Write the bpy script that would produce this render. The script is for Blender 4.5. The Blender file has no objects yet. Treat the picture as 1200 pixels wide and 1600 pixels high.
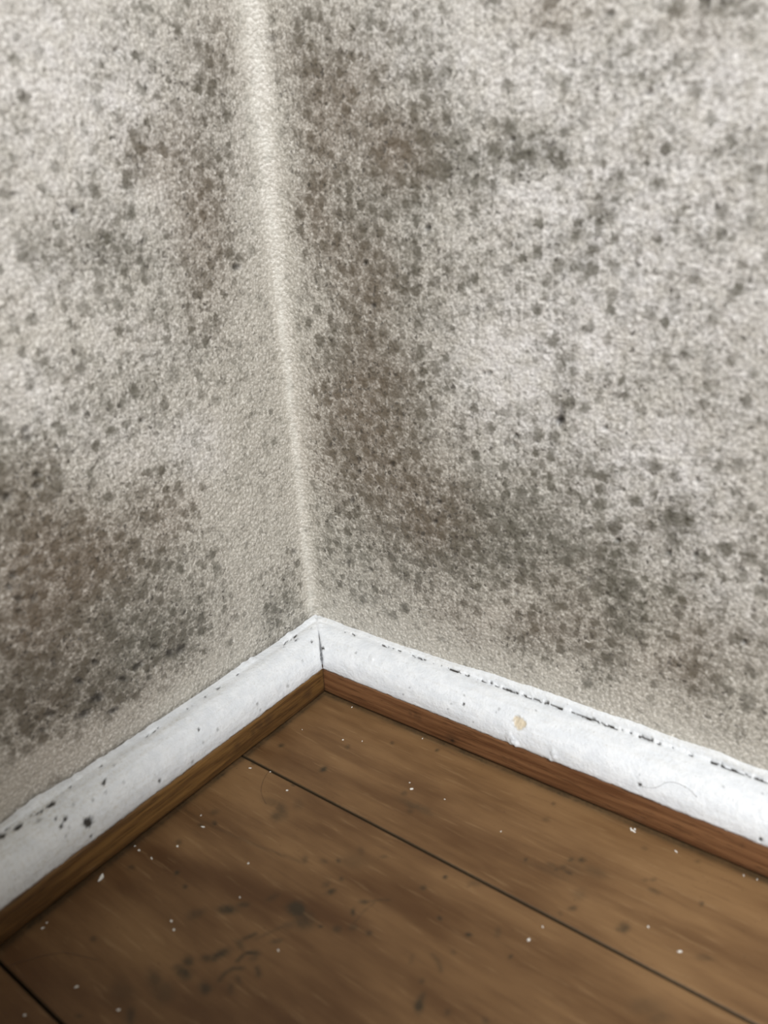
import bpy, math, random
import numpy as np
from mathutils import Matrix

# ---------------------------------------------------------------- camera, light, exposure
scene = bpy.context.scene
CAM = {'R': [[0.808881, 0.586465, -0.04207], [-0.191357, 0.330232, 0.924299], [0.555962, -0.739598, 0.379343]], 'c': [0.27412, -0.29257, 0.26325], 'f': 1187.45, 'h1': 0.01776033054903361, 'h2': 0.03377673529171485, 'b1': 0.08563613070008846, 'b2': 0.22063611871338662}
cam_data = bpy.data.cameras.new('camera')
cam_data.sensor_fit = 'VERTICAL'
cam_data.sensor_height = 34.6
cam_data.sensor_width = 25.95
cam_data.lens = CAM['f'] * 34.6 / 1600.0
cam_data.clip_start = 0.01
cam_data.dof.use_dof = True
cam_data.dof.focus_distance = 0.425
cam_data.dof.aperture_fstop = cam_data.lens / 4.0      # 4 mm pupil, like a phone lens
cam = bpy.data.objects.new('camera', cam_data)
scene.collection.objects.link(cam)
Rw = CAM['R']
M = Matrix(((Rw[0][0], Rw[1][0], Rw[2][0], CAM['c'][0]),
            (Rw[0][1], Rw[1][1], Rw[2][1], CAM['c'][1]),
            (Rw[0][2], Rw[1][2], Rw[2][2], CAM['c'][2]),
            (0, 0, 0, 1)))
cam.matrix_world = M
scene.camera = cam

world = bpy.data.worlds.new('room_light')
scene.world = world
world.use_nodes = True
wb = world.node_tree.nodes['Background']
wb.inputs['Color'].default_value = (0.93, 0.96, 1.0, 1)
wb.inputs['Strength'].default_value = 0.21

def area(name, loc, target, sx, sy, power, color):
    d = bpy.data.lights.new(name, 'AREA')
    d.shape = 'RECTANGLE'; d.size = sx; d.size_y = sy; d.energy = power; d.color = color
    o = bpy.data.objects.new(name, d)
    o.location = loc
    from mathutils import Vector
    o.rotation_euler = (Vector(target) - Vector(loc)).to_track_quat('-Z', 'Y').to_euler()
    scene.collection.objects.link(o)
    return o
# daylight from a window on the right-hand side of the room, high up
area('window_daylight', (1.5, -1.5, 1.85), (0.0, -0.05, 0.15), 0.75, 0.75, 98.0, (0.985, 0.99, 1.0))

vs = scene.view_settings
vs.view_transform = 'Standard'; vs.look = 'None'; vs.gamma = 1.0; vs.use_curve_mapping = False
vs.exposure = 0.0

# ---------------------------------------------------------------- measured marks (metres on the surfaces)
# gaussians: (u, z, Ixx, Ixy, Iyy, strength) on the walls, (x, y, ...) on the floor
MOULD_R = [
    (0.0267, 0.3277, 14773, -1249, 4948, 0.35), (0.036, 0.3119, 6053, -184, 4616, 0.3), (0.0524, 0.3149, 4979, -587, 5244, 0.3), 
    (0.072, 0.3307, 6395, 1439, 12798, 0.2), (0.0839, 0.3202, 9799, -1592, 15536, 0.25), (0.0561, 0.2976, 5169, 244, 6634, 0.3), 
    (0.0759, 0.2862, 5761, 370, 8321, 0.42), (0.0855, 0.2782, 4779, 498, 10489, 0.35), (0.0981, 0.2787, 13486, 1231, 22464, 0.725), 
    (0.0238, 0.2683, 19344, -1859, 3818, 0.35), (0.0331, 0.284, 10970, -771, 4083, 0.22), (0.0545, 0.2723, 3095, 234, 9164, 0.28), 
    (0.0608, 0.2589, 4878, -44, 8817, 0.25), (0.0418, 0.2511, 5546, -332, 8028, 0.22), (0.0816, 0.2584, 9943, 129, 16752, 0.2), 
    (0.0954, 0.301, 13849, -5979, 12389, 0.3), (0.1189, 0.2751, 6693, -3692, 36535, 0.42), (0.1354, 0.2808, 11527, 2701, 32915, 0.522), 
    (0.1461, 0.2768, 24139, 4507, 52604, 0.362), (0.113, 0.2926, 10071, 2020, 22209, 0.12), (0.0461, 0.2341, 5521, -643, 7593, 0.3), 
    (0.0635, 0.2426, 6264, -323, 14698, 0.25), (0.0659, 0.2259, 3735, -548, 10145, 0.3), (0.0877, 0.24, 5591, -254, 8844, 0.18), 
    (0.0496, 0.2107, 3291, -575, 5503, 0.25), (0.0797, 0.2178, 3271, -751, 13917, 0.18), (0.0516, 0.1893, 3242, -817, 6426, 0.34), 
    (0.0357, 0.1912, 6605, -1181, 6240, 0.25), (0.0747, 0.1943, 3758, -781, 6995, 0.22), (0.1004, 0.2268, 5928, -436, 8700, 0.12), 
    (0.0453, 0.1629, 3002, -695, 3644, 0.42), (0.0694, 0.1691, 4433, -986, 6209, 0.3), (0.0309, 0.1439, 5972, -911, 2311, 0.3), 
    (0.0558, 0.1408, 3124, -893, 4237, 0.38), (0.0795, 0.1447, 4563, -1130, 5780, 0.3), (0.0412, 0.1134, 3544, -1211, 4673, 0.3), 
    (0.0743, 0.1165, 3430, -1209, 5107, 0.38), (0.0969, 0.111, 3132, -638, 5032, 0.46), (0.115, 0.1249, 4623, -213, 6876, 0.4), 
    (0.1382, 0.1266, 2912, -88, 5911, 0.36), (0.1571, 0.1183, 3865, -42, 7882, 0.34), (0.1252, 0.1041, 2592, -133, 6664, 0.32), 
    (0.0963, 0.0898, 3062, -464, 7900, 0.26), (0.0648, 0.0891, 2545, -639, 5430, 0.25), (0.1579, 0.096, 3161, 121, 9617, 0.28), 
    (0.181, 0.1087, 13144, 1003, 4624, 0.34), (0.2051, 0.1414, 23040, 551, 15602, 0.609), (0.1911, 0.1233, 9076, -1109, 7238, 0.22), 
    (0.201, 0.0989, 24335, -12386, 11545, 0.42), (0.1849, 0.0909, 52243, 5506, 5797, 0.493), (0.1425, 0.0693, 11193, -3904, 12808, 0.377), 
    (0.1649, 0.0748, 7074, -908, 13110, 0.25), (0.1776, 0.0654, 19106, -2864, 7113, 0.348), (0.2131, 0.081, 17380, -2388, 11313, 0.3), 
    (0.2193, 0.0705, 18450, -4218, 15742, 0.406), (0.2322, 0.069, 10951, -980, 11108, 0.18), (0.2267, 0.0977, 11194, -503, 12499, 0.22), 
    (0.2415, 0.0937, 21839, -1876, 13144, 0.2), (0.2243, 0.1202, 5128, -175, 5012, 0.15), (0.2341, 0.1364, 22374, 546, 9068, 0.15), 
    (0.1886, 0.1569, 4680, 1794, 14164, 0.12), (0.1619, 0.1465, 3564, 218, 6985, 0.16), (0.1697, 0.1592, 9284, 3591, 29963, 0.12), 
    (0.1438, 0.1551, 6961, -1005, 7234, 0.12), (0.2165, 0.1719, 7880, -771, 10013, 0.1), (0.1674, 0.2572, 49993, -21837, 26268, 0.435), 
    (0.1641, 0.2517, 25604, 2623, 49503, 0.15), (0.1994, 0.314, 12984, 10093, 36765, 0.36), (0.2119, 0.2745, 41332, 9985, 69687, 0.377), 
    (0.1911, 0.2759, 13565, 3305, 28278, 0.22), (0.1844, 0.2997, 14345, 6544, 45354, 0.2), (0.164, 0.3069, 31270, 9942, 66816, 0.22), 
    (0.1445, 0.3202, 11054, 4537, 29236, 0.18), (0.1737, 0.2971, 12772, 4203, 29520, 0.15), (0.1802, 0.2746, 12312, 2799, 26715, 0.15), 
    (0.2029, 0.2468, 8616, 1213, 25128, 0.16), (0.2202, 0.2566, 28742, 4402, 16609, 0.14), (0.1582, 0.2449, 9364, 620, 11674, 0.1), 
    (0.1132, 0.2575, 4454, 309, 10492, 0.12), (0.1312, 0.2327, 4758, -166, 9921, 0.1), (0.1589, 0.2283, 9012, 19, 10749, 0.1), 
    (0.1832, 0.2403, 7187, 594, 12582, 0.1), (0.2073, 0.223, 5778, 10, 12619, 0.1), (0.1859, 0.1981, 4606, -618, 10209, 0.1), 
    (0.2142, 0.1959, 5717, -570, 11228, 0.12), (0.1462, 0.1838, 29482, 127, 3705, 0.08), (0.1559, 0.1928, 89550, 2234, 4056, 0.348), 
    (0.1119, 0.1622, 5716, -1009, 6792, 0.14), (0.0952, 0.1782, 9304, -1110, 6953, 0.16), (0.1313, 0.1649, 4464, 862, 12023, 0.1), 
    (0.0203, 0.0821, 2964, -720, 1794, 0.12), (0.0365, 0.0582, 2121, -804, 3572, 0.1), (0.0879, 0.0653, 1975, -212, 9840, 0.12), 
    (0.1324, 0.057, 2531, -14, 16765, 0.1), (0.0747, 0.0416, 795, -68, 11034, -0.15), (0.1325, 0.0422, 1100, -20, 12994, -0.18), 
    (0.182, 0.0408, 1480, -40, 12630, -0.192), (0.2249, 0.0397, 1951, -38, 12321, -0.192), (0.2483, 0.0369, 5117, -424, 13227, -0.18), 
    (0.0353, 0.0434, 1456, -211, 18978, -0.132), (0.122, 0.198, 6493, -705, 8206, -0.108), (0.165, 0.2065, 8986, -854, 17543, -0.096), 
    (0.1981, 0.1652, 8248, -5, 23103, -0.108), (0.136, 0.2639, 8377, 1113, 20981, -0.084), (0.2341, 0.1172, 22168, 1137, 31634, -0.096), 
    (0.125, 0.1815, 6380, -408, 3422, -0.072), (0.2157, 0.2446, 14898, 1949, 6770, -0.036), (0.1769, 0.3137, 8992, 3214, 18463, -0.06), 
    (0.1187, 0.3178, 4011, 1923, 14497, -0.06), (0.2129, 0.2964, 31428, 6445, 20421, -0.072), (0.1131, 0.3079, 8061, 1457, 13463, -0.06), 
    (0.2053, 0.1395, 84046, -3631, 51351, 0.35), (0.0981, 0.2787, 41302, 3771, 68795, 0.25), (0.1247, 0.2713, 31545, 5617, 95773, 0.2), 
    (0.1356, 0.2752, 70423, 8532, 102062, 0.2), ]
MOULD_L = [
    (-0.0227, 0.0519, 11116, -2000, 7316, 0.3), (-0.0319, 0.0501, 24519, 8599, 23271, 0.2), (-0.0297, 0.33, 8577, -2015, 5281, 0.22), 
    (-0.0443, 0.3074, 6694, -2615, 5739, 0.25), (-0.0265, 0.3159, 17874, -3502, 7182, 0.2), (-0.028, 0.2959, 14056, -2475, 4650, 0.2), 
    (-0.0521, 0.3207, 14775, -3907, 12606, 0.16), (-0.0676, 0.33, 12443, -4128, 14221, 0.18), (-0.0809, 0.3158, 13488, -5002, 24908, 0.12), 
    (-0.0786, 0.2905, 12533, -8739, 26996, 0.406), (-0.0724, 0.2824, 24454, -5115, 29313, 0.362), (-0.0469, 0.2725, 6116, -1004, 6208, 0.34), 
    (-0.0375, 0.2618, 10693, -1595, 5805, 0.28), (-0.0514, 0.2876, 9091, -2054, 18591, 0.2), (-0.0904, 0.3107, 32725, -11522, 57602, 0.22), 
    (-0.0942, 0.3308, 17277, -12030, 64629, 0.12), (-0.0912, 0.266, 6943, -863, 20182, 0.24), (-0.0957, 0.2519, 12350, -790, 27781, 0.493), 
    (-0.1121, 0.2621, 8451, -993, 22012, 0.16), (-0.1272, 0.2539, 6198, 27, 22637, 0.2), (-0.1256, 0.302, 45807, -13692, 44283, 0.15), 
    (-0.1256, 0.2921, 19494, -5696, 28434, 0.12), (-0.1307, 0.2808, 44180, -11096, 61883, 0.14), (-0.0796, 0.2458, 3805, 589, 17208, 0.2), 
    (-0.0556, 0.2439, 4686, -165, 8726, 0.2), (-0.0401, 0.2343, 15801, -2286, 3862, 0.25), (-0.0765, 0.2271, 2481, 601, 8764, 0.2), 
    (-0.1055, 0.2405, 4829, 793, 18931, 0.2), (-0.1223, 0.2468, 16000, 355, 47950, 0.2), (-0.0492, 0.2152, 10384, -1295, 3572, 0.16), 
    (-0.0742, 0.2019, 3321, 812, 7771, 0.2), (-0.1031, 0.1936, 4375, 1532, 10988, 0.22), (-0.1251, 0.1905, 8265, 2134, 16272, 0.15), 
    (-0.0931, 0.1771, 3821, 1192, 7509, 0.18), (-0.116, 0.1773, 7472, 2443, 14662, 0.2), (-0.1366, 0.2131, 16591, -321, 19663, 0.1), 
    (-0.1171, 0.2071, 19847, 3006, 38429, 0.15), (-0.1543, 0.1825, 10337, 434, 10296, 0.36), (-0.1529, 0.1665, 6288, 516, 6021, 0.38), 
    (-0.1618, 0.1509, 6658, 677, 5800, 0.4), (-0.1389, 0.1674, 5783, 1498, 8710, 0.18), (-0.1309, 0.1508, 8423, 3206, 13748, 0.2), 
    (-0.1057, 0.1481, 4144, 2128, 12450, 0.24), (-0.0802, 0.1492, 8279, 523, 6486, 0.15), (-0.0942, 0.1348, 6046, 3011, 11090, 0.2), 
    (-0.14, 0.1368, 6017, 2793, 9768, 0.4), (-0.127, 0.1255, 4985, 1922, 6782, 0.42), (-0.1038, 0.1224, 6109, 2171, 8044, 0.34), 
    (-0.1562, 0.129, 4195, 635, 3514, 0.36), (-0.1276, 0.1069, 4968, 2069, 6247, 0.42), (-0.144, 0.1053, 5747, 2215, 6587, 0.4), 
    (-0.1046, 0.0996, 5719, 1612, 5638, 0.28), (-0.0802, 0.1061, 4716, 1474, 5321, 0.16), (-0.1162, 0.0779, 2781, 1304, 9082, 0.48), 
    (-0.1411, 0.0745, 3416, 1268, 7285, 0.55), (-0.0996, 0.0655, 5406, 2461, 11792, 0.42), (-0.163, 0.0743, 4500, 2839, 12634, 0.52), 
    (-0.1377, 0.0587, 7492, 3851, 20441, 0.58), (-0.1705, 0.1036, 6249, 383, 3388, 0.42), (-0.1787, 0.0808, 10821, 1977, 6852, 0.38), 
    (-0.1526, 0.094, 6177, 2368, 6452, 0.4), (-0.1796, 0.0654, 11665, 6477, 25397, 0.2), (-0.0855, 0.0765, 4905, 2230, 8403, 0.2), 
    (-0.068, 0.0792, 4213, 1556, 4593, 0.1), (-0.0259, 0.0555, 8905, -1897, 5625, 0.22), (-0.0112, 0.0653, 34639, -1438, 7062, 0.18), 
    (-0.1755, 0.0459, 1973, 471, 12498, -0.204), (-0.1317, 0.0368, 1342, 683, 13888, -0.204), (-0.0798, 0.0353, 2010, 1123, 17017, -0.156), 
    (-0.1857, 0.0398, 4836, 1137, 9677, -0.18), (-0.051, 0.1014, 2073, 62, 970, -0.06), (-0.0388, 0.1501, 5715, -182, 2546, -0.048), 
    (-0.1449, 0.2001, 6463, 871, 10590, -0.096), (-0.1116, 0.3208, 4785, -1926, 7675, -0.06), (-0.1076, 0.2821, 5550, -1331, 8721, -0.036), 
    (-0.0659, 0.1641, 10695, -127, 6622, -0.072), (-0.1246, 0.2648, 17260, -3192, 24292, -0.036), ]
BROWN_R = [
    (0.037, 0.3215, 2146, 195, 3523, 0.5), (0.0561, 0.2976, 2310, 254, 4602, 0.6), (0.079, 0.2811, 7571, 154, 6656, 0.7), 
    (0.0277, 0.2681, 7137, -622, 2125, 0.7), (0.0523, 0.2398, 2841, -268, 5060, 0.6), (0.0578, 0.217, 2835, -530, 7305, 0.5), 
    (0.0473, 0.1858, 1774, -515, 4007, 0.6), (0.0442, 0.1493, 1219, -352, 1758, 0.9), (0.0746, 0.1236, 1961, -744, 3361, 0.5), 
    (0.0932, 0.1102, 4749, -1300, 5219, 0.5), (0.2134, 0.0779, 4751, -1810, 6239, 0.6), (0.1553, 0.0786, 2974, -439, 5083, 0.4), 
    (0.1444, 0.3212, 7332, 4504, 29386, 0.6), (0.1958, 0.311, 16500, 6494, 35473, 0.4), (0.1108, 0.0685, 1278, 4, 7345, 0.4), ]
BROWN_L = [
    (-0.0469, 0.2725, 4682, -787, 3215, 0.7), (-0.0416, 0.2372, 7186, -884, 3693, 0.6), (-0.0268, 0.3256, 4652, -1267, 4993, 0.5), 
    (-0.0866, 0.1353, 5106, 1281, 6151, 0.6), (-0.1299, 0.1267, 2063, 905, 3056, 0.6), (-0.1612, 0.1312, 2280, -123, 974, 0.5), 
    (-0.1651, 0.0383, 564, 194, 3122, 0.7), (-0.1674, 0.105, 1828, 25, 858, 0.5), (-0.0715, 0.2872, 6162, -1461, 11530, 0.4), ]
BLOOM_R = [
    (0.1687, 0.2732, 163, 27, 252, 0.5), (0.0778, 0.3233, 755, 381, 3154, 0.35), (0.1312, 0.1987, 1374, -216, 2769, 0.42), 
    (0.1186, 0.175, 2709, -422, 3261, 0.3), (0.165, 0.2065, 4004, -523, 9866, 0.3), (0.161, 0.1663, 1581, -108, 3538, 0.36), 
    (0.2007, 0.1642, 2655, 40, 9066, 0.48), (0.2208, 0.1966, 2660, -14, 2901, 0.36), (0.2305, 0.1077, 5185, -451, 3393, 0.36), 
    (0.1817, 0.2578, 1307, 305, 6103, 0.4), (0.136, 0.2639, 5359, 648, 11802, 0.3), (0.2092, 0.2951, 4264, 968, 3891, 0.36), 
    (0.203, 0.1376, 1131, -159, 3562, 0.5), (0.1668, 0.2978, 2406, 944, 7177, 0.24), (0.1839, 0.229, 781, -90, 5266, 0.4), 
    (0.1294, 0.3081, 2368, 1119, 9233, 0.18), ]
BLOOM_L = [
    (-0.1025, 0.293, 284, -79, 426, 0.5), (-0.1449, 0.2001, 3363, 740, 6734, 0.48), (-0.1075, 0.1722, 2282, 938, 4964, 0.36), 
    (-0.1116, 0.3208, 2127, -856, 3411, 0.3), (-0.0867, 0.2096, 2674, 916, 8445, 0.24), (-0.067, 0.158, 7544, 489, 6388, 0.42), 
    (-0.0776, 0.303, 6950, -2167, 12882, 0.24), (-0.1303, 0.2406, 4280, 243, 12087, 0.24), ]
PIT_R = [
    (0.1536, 0.1747, 493959, -53992, 523261, 1.0), (0.1541, 0.1778, 768433, 7047, 110306, 0.55), (0.091, 0.2515, 1042627, -6744, 942425, 0.8), 
    (0.0925, 0.246, 1498168, -17373, 1641647, 0.6), (0.0922, 0.1256, 1137883, -291453, 1310005, 0.8), (0.085, 0.1235, 1087726, -292254, 1275893, 0.7), 
    (0.0896, 0.1146, 1105759, -302125, 1245505, 0.8), (0.0433, 0.1392, 870058, -265583, 1223405, 0.7), (0.0428, 0.1324, 861436, -271751, 1191094, 0.7), 
    (0.065, 0.1406, 986778, -269758, 1297674, 0.7), (0.0366, 0.1154, 808866, -229727, 829664, 0.7), (0.046, 0.0759, 834531, -312510, 976947, 0.6), 
    (0.0304, 0.0766, 768754, -304126, 948069, 0.6), (0.059, 0.2176, 1054999, -137976, 1310288, 0.8), (0.0554, 0.2367, 1065735, -110417, 1865757, 0.8), 
    (0.2351, 0.0936, 2083711, -197608, 1286629, 0.8), (0.2379, 0.1216, 2262463, -134227, 1492718, 0.8), (0.2132, 0.127, 1903850, -165991, 1407039, 0.7), 
    (0.2028, 0.125, 1758548, -182839, 1346461, 0.7), (0.1814, 0.1258, 1515127, -200994, 1262715, 0.7), (0.1332, 0.1649, 1172800, -168235, 1301063, 0.7), 
    (0.1204, 0.1915, 1501851, -185321, 1877024, 0.7), (0.132, 0.1606, 1537651, -233576, 1693451, 0.6), (0.1733, 0.174, 2097406, -176359, 2059250, 0.6), 
    (0.1305, 0.2827, 1509655, 207533, 2263790, 0.6), (0.1818, 0.2933, 1332694, 293948, 1692024, 0.5), (0.1667, 0.3185, 1322817, 546823, 3212126, 0.5), 
    (0.01, 0.3324, 265028, 22181, 458768, 0.5), (0.1175, 0.1912, 2488996, -317676, 3140451, 0.6), (0.1345, 0.0875, 1400770, -337488, 1250340, 0.6), 
    (0.1697, 0.1041, 1348574, -236353, 1107036, 0.6), (0.2109, 0.1581, 4450953, 139264, 1652630, 0.6), (0.2137, 0.116, 4083657, 26219, 1356361, 0.6), ]
PIT_L = [
    (-0.027, 0.2368, 233691, 29178, 746086, 0.8), (-0.027, 0.2394, 919660, -131938, 170485, 0.3), (-0.0775, 0.321, 1334347, -524690, 2511219, 0.6), 
    (-0.108, 0.2642, 815416, -137129, 1243051, 0.7), (-0.1468, 0.1693, 956887, 162863, 1197510, 0.7), (-0.1471, 0.1876, 622409, 24280, 653081, 0.6), 
    (-0.1479, 0.1649, 629225, 157133, 894792, 0.6), (-0.1473, 0.1844, 319870, -36751, 994055, 0.6), (-0.1607, 0.1644, 490927, 95891, 607585, 0.7), 
    (-0.1312, 0.2708, 1066153, -206292, 2560126, 0.5), (-0.0949, 0.1784, 1375991, 189626, 1818963, 0.6), (-0.1656, 0.1332, 1042489, 134728, 841733, 0.7), 
    (-0.1683, 0.1293, 1063811, 139822, 835921, 0.6), (-0.1658, 0.123, 1025943, 149694, 800686, 0.7), (-0.1599, 0.1205, 963643, 153876, 770193, 0.6), 
    (-0.167, 0.1181, 1028733, 156244, 785119, 0.5), (-0.1024, 0.0633, 398973, 206631, 475784, 0.8), (-0.1101, 0.0711, 694378, 385897, 892899, 0.6), 
    (-0.1406, 0.0796, 899037, 433138, 1024750, 0.8), (-0.15, 0.075, 597536, 244844, 585330, 0.8), (-0.1375, 0.0515, 332530, 180533, 879669, 0.8), 
    (-0.1437, 0.0624, 122842, 36683, 509190, 0.8), (-0.1511, 0.0584, 203907, 59020, 520165, 0.8), (-0.1296, 0.0644, 634036, 460959, 915903, 0.7), 
    (-0.1647, 0.0671, 497126, 351364, 1079589, 0.7), (-0.1702, 0.0624, 1167850, 503720, 1048437, 0.6), (-0.1204, 0.0661, 233264, -63102, 741957, 0.7), 
    (-0.1165, 0.0575, 1080720, 335952, 873803, 0.6), (-0.1585, 0.0903, 1059034, 457191, 1147108, 0.5), (-0.0098, 0.0802, 493155, 229485, 689332, 0.5), 
    (-0.0963, 0.0619, 238234, 39823, 402019, 0.7), ]
STAIN_F = [
    (0.1054, -0.1391, 137073, -5802, 187311, 1.0), (0.1113, -0.1412, 102407, 16916, 148409, 0.55), (0.0819, -0.1549, 170045, -132808, 414308, 0.8), 
    (0.0858, -0.1497, 412435, -104084, 677469, 0.55), (0.0733, -0.1633, 227538, -50551, 211511, 0.4), (0.0947, -0.1702, 372531, -168608, 248612, 0.7), 
    (0.0916, -0.1739, 377899, -308449, 733593, 0.4), (0.0953, -0.1685, 592886, -62159, 962556, 0.5), (0.0863, -0.1794, 336422, 56125, 563333, 0.7), 
    (0.0888, -0.1836, 199918, -76128, 484461, 0.7), (0.0855, -0.1834, 343473, -98070, 632979, 0.5), (0.1004, -0.1827, 280312, 32812, 449838, 0.75), 
    (0.082, -0.1913, 98756, 61167, 341555, 0.5), (0.0886, -0.1927, 91142, 11010, 163273, 0.35), (0.086, -0.2053, 271271, 191517, 507620, 0.6), 
    (0.0759, -0.2014, 63044, 8105, 125589, 0.25), (0.0975, -0.1631, 255682, -17234, 1069502, 0.5), (0.1049, -0.163, 368161, -194824, 909120, 0.6), 
    (0.1062, -0.1646, 631092, -74319, 968701, 0.4), (0.1078, -0.1776, 664579, 427303, 855777, 0.4), (0.1078, -0.1738, 474807, 603319, 2126052, 0.45), 
    (0.1082, -0.1464, 434168, -282881, 455331, 0.35), (0.1083, -0.1545, 702438, -454932, 1228507, 0.45), (0.0933, -0.1407, 992568, -241206, 316146, 0.3), 
    (0.1039, -0.1107, 1157944, 276415, 1225026, 0.7), (0.1112, -0.1171, 1796135, 380807, 1904075, 0.7), (0.1121, -0.125, 971631, -222530, 710495, 0.7), 
    (0.1077, -0.123, 846141, -67628, 1103386, 0.4), (0.1256, -0.1212, 742777, -268897, 1041038, 0.6), (0.1253, -0.1272, 2566357, 1508285, 1930226, 0.9), 
    (0.1251, -0.1371, 627159, -52060, 793228, 0.6), (0.1294, -0.1325, 765172, 249627, 714972, 0.5), (0.1365, -0.1318, 1169611, 144457, 1201527, 0.6), 
    (0.1423, -0.1021, 1459845, 214405, 1247501, 0.7), (0.1468, -0.0929, 2697189, 390120, 2154477, 0.9), (0.1553, -0.1105, 1663911, 172075, 2014919, 0.9), 
    (0.1687, -0.1104, 1470986, -88124, 1341655, 0.9), (0.1863, -0.1095, 2789089, 402969, 1727854, 0.8), (0.1684, -0.1444, 730591, 169682, 289456, 0.9), 
    (0.1676, -0.1407, 1192909, 61316, 504887, 0.5), (0.1776, -0.1033, 927821, 266422, 480130, 0.35), (0.1675, -0.1203, 2751498, 156366, 2324041, 0.5), 
    (0.1636, -0.1359, 2004388, 84884, 1873425, 0.5), (0.1782, -0.141, 1587514, 162156, 1287192, 0.45), (0.19, -0.1362, 1404401, -43515, 1178741, 0.45), 
    (0.063, -0.1025, 147332, 114020, 240933, 0.5), (0.0637, -0.1068, 175700, 34871, 231861, 0.5), (0.0557, -0.1013, 61579, -43948, 457728, 0.3), 
    (0.0671, -0.0953, 216768, 75555, 248493, 0.25), (0.0614, -0.0702, 617034, 70989, 502756, 0.85), (0.0312, -0.0685, 666636, 19727, 500042, 0.6), 
    (0.0611, -0.0502, 900012, 30684, 1078511, 0.5), (0.0283, -0.0873, 1088819, 257329, 1537407, 0.5), (0.0558, -0.0869, 1276180, 223890, 1633640, 0.6), 
    (0.0791, -0.0356, 1761753, 603073, 1428766, 0.6), (0.1019, -0.0272, 1362765, 194561, 1145193, 0.7), (0.1147, -0.0659, 24039, -3061, 439268, 0.45), 
    (0.1054, -0.0621, 1070694, 142945, 1000584, 0.5), (0.1137, -0.0699, 692983, 8471, 705210, 0.4), (0.0501, -0.1544, 1249468, 407308, 2121939, 0.9), 
    (0.0584, -0.1572, 1706669, 507742, 2841886, 0.8), (0.0426, -0.126, 1174574, 454764, 1759540, 0.8), (0.0374, -0.1299, 1149767, 456483, 1798853, 0.5), 
    (0.0375, -0.1421, 829142, 315941, 1386492, 0.5), (0.031, -0.1639, 606829, -18394, 1217665, 0.5), (0.0374, -0.1213, 412446, -86074, 721368, 0.4), 
    (0.048, -0.1938, 1070886, 252173, 2301529, 0.6), (0.0703, -0.2152, 1083114, -357323, 2377227, 0.5), (0.1181, -0.1397, 3234969, 521426, 3763080, 0.9), 
    (0.1857, -0.0606, 600005, 20646, 529962, 0.55), (0.1868, -0.0551, 1046556, -123295, 803948, 0.6), (0.1906, -0.0526, 931029, 65434, 505974, 0.6), 
    (0.189, -0.0616, 438489, -65969, 947859, 0.6), (0.1839, -0.0631, 1654167, 129407, 971935, 0.5), (0.1813, -0.0624, 417270, -57456, 927228, 0.4), 
    (0.1892, -0.0587, 105668, 3976, 84430, 0.2), (0.1977, -0.0554, 83863, -19660, 230842, 0.3), (0.1966, -0.0698, 278325, -12861, 186691, 0.25), 
    (0.1969, -0.0769, 949659, -353988, 976920, 0.6), (0.171, -0.0656, 2844874, 306805, 1785811, 0.7), (0.2168, -0.0739, 552518, -7322, 301358, 0.6), 
    (0.215, -0.0758, 2200909, -23619, 1220080, 0.5), (0.1937, -0.0819, 2784787, 101063, 1727520, 0.4), (0.1685, -0.0398, 862792, -50268, 655035, 0.3), 
    (0.1673, -0.0288, 1546277, -206567, 1278073, 0.5), (0.2383, -0.0469, 2264349, -88894, 1004854, 0.6), 
    (0.2189, -0.0455, 2102644, -206040, 1252488, 0.4), (0.2164, -0.0475, 2087385, -198567, 1263330, 0.3), (0.2211, -0.0516, 522392, -93056, 978198, 0.4), 
    (0.231, -0.0264, 2325917, -580114, 1657862, 0.35), (0.2104, -0.0319, 980401, -27210, 1127850, 0.3), (0.1585, -0.0886, 342822, -290870, 961270, 0.3), 
    (0.1568, -0.0909, 3470076, 420241, 2628346, 0.4), (0.1809, -0.0659, 20891, -47416, 539221, 0.2), (0.2451, -0.07, 437055, -493502, 1274220, 0.35), 
    (0.2387, -0.1016, 210008, -115461, 229799, 0.3), (0.2337, -0.0996, 111393, -73075, 137133, 0.25), (0.1092, -0.1076, 60924, -45251, 104130, 0.2), 
    (0.1093, -0.1013, 566859, 280799, 448734, 0.3), (0.1193, -0.098, 975761, -709580, 1612535, 0.4), (0.0914, -0.1183, 969175, 475287, 992386, 0.4), 
    (0.0988, -0.1146, 764396, -31009, 988611, 0.4), ]
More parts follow.
